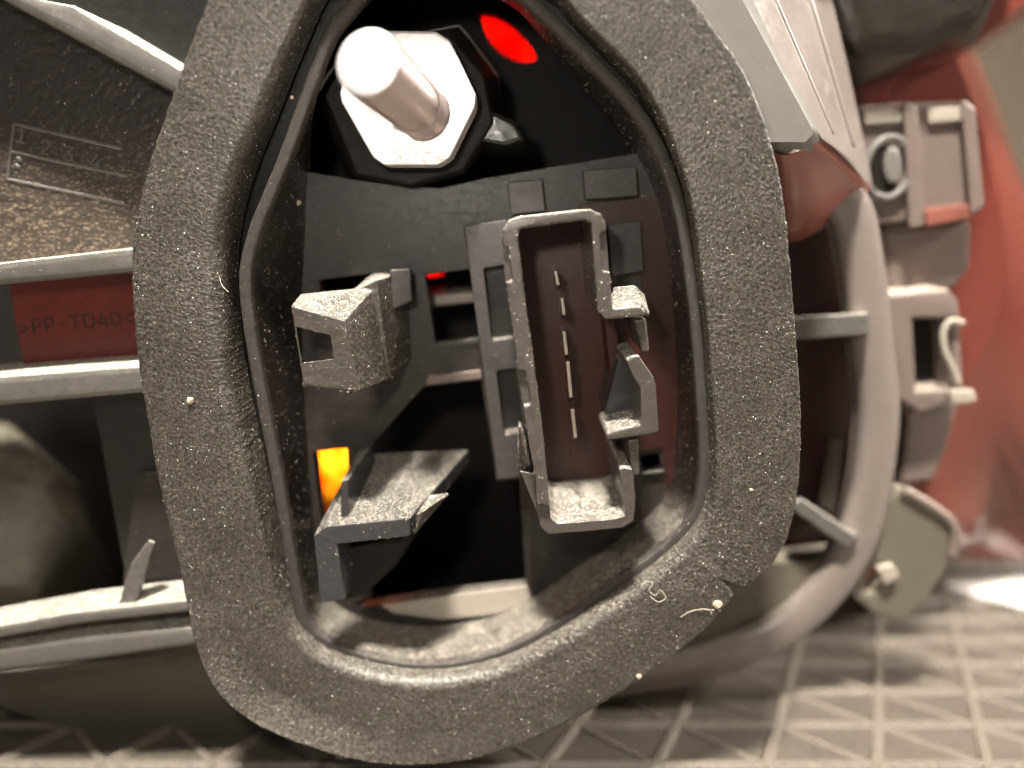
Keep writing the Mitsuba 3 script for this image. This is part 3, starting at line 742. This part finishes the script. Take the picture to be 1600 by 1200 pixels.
add('boss_ring', tube(c0 + np.stack([np.cos(t) * 3.7, t * 0, np.sin(t) * 4.8], 1), .62, 10), 'grey_plastic', SB_, smooth=True)
add('screw_hole', hull(([tuple(np.array([1384, 264]) + [math.cos(a) * 20, math.sin(a) * 38]) for a in np.linspace(0, 6.28, 16)], 37.0), r=.1), 'chamber_plastic', SB_)
add('screw', hull(([tuple(np.array([1394, 258]) + [math.cos(a) * 9, math.sin(a) * 24]) for a in np.linspace(0, 6.28, 16)], 36.0), r=.5), 'grey_plastic', SB_)
add('red_edge', hull(([(1448, 330), (1510, 322), (1514, 338), (1450, 350)], 37.0), ([(1448, 330), (1510, 322), (1514, 338), (1450, 350)], 44), r=.4), 'red_gloss', SB_)
add('lower_block', worn(prism([(1360, 352), (1522, 338), (1520, 420), (1490, 455), (1390, 460)], 42, 56, c=1.5, r=2), .1, .5), 'glare_plastic', TL)
# box clip with an open side
BC = add('box_clip', worn(prism([(1386, 462), (1484, 452), (1500, 470), (1508, 620), (1440, 648), (1400, 620)], 34, 46, c=.8, r=.6, holes=[[(1428, 500), (1486, 498), (1490, 608), (1434, 612)]]), .08, .5), 'glare_plastic', TL)
add('dark_back', prism([(1424, 496), (1492, 494), (1496, 612), (1430, 616)], 40, 42, c=0, r=0), 'chamber_plastic', BC)
add('spring_loop', tube(P(spline([(1506, 505), (1484, 502), (1474, 520), (1476, 548), (1488, 575), (1497, 600)], 30), 33), .55, 8), 'reflector_plastic', BC, smooth=True)
add('foot', hull(([(1486, 612), (1516, 612), (1520, 624), (1490, 628)], 33), r=.5), 'reflector_plastic', BC)
add('pale_flank', worn(prism([(1418, 650), (1500, 622), (1482, 700), (1460, 752), (1410, 760)], 40, 56, c=1, r=.6), .1, .4), 'glare_plastic', TL)
MT = add('mounting_tab', worn(prism([(1340, 838), (1408, 762), (1428, 772), (1478, 806), (1492, 832), (1490, 862), (1474, 900), (1440, 950), (1404, 974), (1366, 960), (1330, 930)], 29, 32, c=.7, r=.8,
                                    holes=[[(1360, 892), (1376, 880), (1386, 900), (1362, 932), (1350, 922)]]), .1, .4), 'dusty_plastic', TL)
add('tab_rim', tube(P(spline([(1412, 766), (1450, 788), (1484, 814), (1492, 838), (1488, 868)], 40), 28.6), .9, 10), 'glare_plastic', MT, smooth=True)
add('tab_peg', hull(([(1374, 888), (1390, 884), (1398, 898), (1384, 908)], 27.6), r=.6), 'reflector_plastic', MT)

# red outer lens curving away at the right
LE = add('lens', loft([([(1480, 86), (1496, 96), (1536, 210), (1566, 340), (1572, 430), (1548, 520), (1500, 620), (1450, 760), (1430, 860), (1300, 900), (1200, 600), (1300, 200)], 56),
                       ([(1486, 84), (1520, 100), (1560, 200), (1596, 330), (1606, 440), (1596, 520), (1560, 640), (1540, 760), (1500, 868), (1300, 905), (1200, 600), (1300, 190)], 66),
                       ([(1490, 80), (1530, 100), (1590, 260), (1660, 420), (1720, 600), (1740, 740), (1700, 860), (1560, 872), (1480, 874), (1300, 890), (1200, 600), (1300, 180)], 96)], cap1=False, sub=3), 'red_shell', TL, smooth=60)
add('lens_wing', loft([([(1270, -60), (1640, -60), (1600, 6), (1490, 90), (1420, 110), (1350, 170), (1290, 120)], 52),
                       ([(1270, -80), (1700, -80), (1640, 0), (1500, 96), (1430, 130), (1380, 180), (1290, 120)], 70)], cap1=False, sub=3), 'red_shell', TL, smooth=60)
add('bulb_holder', worn(hull(([(1290, -60), (1540, -60), (1500, 20), (1420, 60), (1340, 60)], 34), ([(1280, -80), (1560, -80), (1500, 50), (1400, 84), (1330, 110)], 48), r=3), .3, .3, 1.5), 'bulb_plastic', TL)

# ---------------------------------------------------------------- heads of the two lamps (outside the picture)
for key, pos, aim, w, h in (('work_lamp', [-0.04, -0.15, 0.50], [0.0, 0.11, 0.05], .028, .022), ('side_lamp', [0.38, 0.06, 0.30], [0.09, 0.14, 0.03], .03, .03)):
    hd = trimesh.creation.box((2 * w + .012, 2 * h + .012, .02))
    hd.apply_translation((0, 0, -.0115))
    hd.apply_transform(np.array(T().look_at(origin=pos, target=aim, up=[0, .1, 1]).matrix, float))
    add('housing', hd, 'black_plastic', key, local=False, smooth=False)

# ---------------------------------------------------------------- dust, grit and lint lying on the lamp
ico = trimesh.creation.icosphere(0, 1.0)
iv, jf = np.array(ico.vertices), np.array(ico.faces)


def scatter(key_list, n, up_bias, rmin, rmax):
    pts = []
    for key, share in key_list:
        v, f, *_ = meshkit.WRITTEN[scene[key]['filename']]
        v = v.astype(float)
        a, b, c = v[f[:, 0]], v[f[:, 1]], v[f[:, 2]]
        cr = np.cross(b - a, c - a)
        ar = np.linalg.norm(cr, axis=1) / 2
        nz = cr[:, 2] / np.maximum(2 * ar, 1e-20)
        w = ar * (up_bias + np.clip(nz, 0, 1))
        w /= w.sum()
        k = rng.choice(len(f), int(n * share), p=w)
        r1, r2 = np.sqrt(rng.random(len(k))), rng.random(len(k))
        pts.append(a[k] * (1 - r1)[:, None] + b[k] * (r1 * (1 - r2))[:, None] + c[k] * (r1 * r2)[:, None])
    pts = np.vstack(pts)
    m = len(pts)
    rad = (rmin + (rmax - rmin) * rng.random(m) ** 3)[:, None, None] / 1000
    V = pts[:, None] + iv[None] * rad * rng.uniform(.6, 1.4, (m, len(iv), 1)) * rng.uniform(.6, 1.3, (m, 1, 3))
    F_ = jf[None] + (np.arange(m) * len(iv))[:, None, None]
    tone = rng.uniform(.35, .9, (m, 1, 1)) * np.array([1, .93, .80])
    return trimesh.Trimesh(V.reshape(-1, 3), F_.reshape(-1, 3), process=False), np.broadcast_to(tone, (m, len(iv), 3)).reshape(-1, 3)


dm, dc = scatter([(TL + '__gasket', .50), (RE, .16), (CP, .06), (RC, .06), (BR, .06), (CS + '__shroud', .04), (CS + '__shroud_001', .05), (RE + '__lip', .03), (BR + '__side_leg', .02), (CS + '__side_wedge', .03), (HO + '__date_panel', .03)], 26000, .16, .028, .095)
add('dust', dm, 'dust_grain', color=dc, local=False)
tag('dust', 'pale dust grains scattered over the foam gasket and recess', kind='stuff')

for (pts, d, lab) in (
        ([(1003, 915), (1010, 908), (1020, 912), (1014, 922), (1024, 930), (1032, 922), (1040, 934), (1028, 940), (1016, 932)], -.5, 'curled pale lint fibre on the lower right of the gasket face'),
        ([(1066, 962), (1080, 955), (1096, 952), (1116, 953)], -.5, 'short straight pale lint fibre beside the torn nick in the gasket'),
        ([(352, 1080), (362, 1066), (374, 1060), (388, 1052), (400, 1054)], .6, 'thin lint fibre poking out past the lower left edge of the gasket'),
        ([(343, 432), (346, 444), (352, 452), (357, 456)], .2, 'tiny bent lint fibre on the inner left edge of the gasket'),
        ([(572, 1028), (575, 1038), (573, 1048), (574, 1054)], 2.6, 'fine lint hair standing across the bottom of the lip'),
        ([(1084, 318), (1094, 322), (1086, 312)], 1.0, 'tiny lint hair on the upper right inner edge of the gasket')):
    k = add('lint_fibre', tube(P(spline(pts, 40), d - .1), .045, 6), 'fibre', smooth=True)
    tag(k, lab, 'lint')
for (x, y, d, r, lab) in ((1121, 944, -.3, .5, 'large pale grit crumb just left of the torn nick in the gasket'), (998, 1057, -.2, .33, 'orange tinted grit crumb on the lower right outer edge of the gasket'),
                          (297, 626, -.35, .42, 'pale grit crumb on the left run of the gasket'), (456, 152, 2.8, .28, 'yellowish grit crumb sitting on the upper left of the lip'), (1173, 765, -.3, .22, 'small white grit crumb on the right run of the gasket'),
                          (464, 316, 11, .4, 'brown grit crumb on the dark left wall of the recess')):
    g = displace(trimesh.creation.icosphere(3, r), lambda v: (meshkit.fbm(v * 2.2 + x, 3) - .5) * r * 1.2)
    g.apply_translation(L(x, y, d))
    k = add('grit_crumb', g, 'grit_mineral')
    tag(k, lab, 'grit')
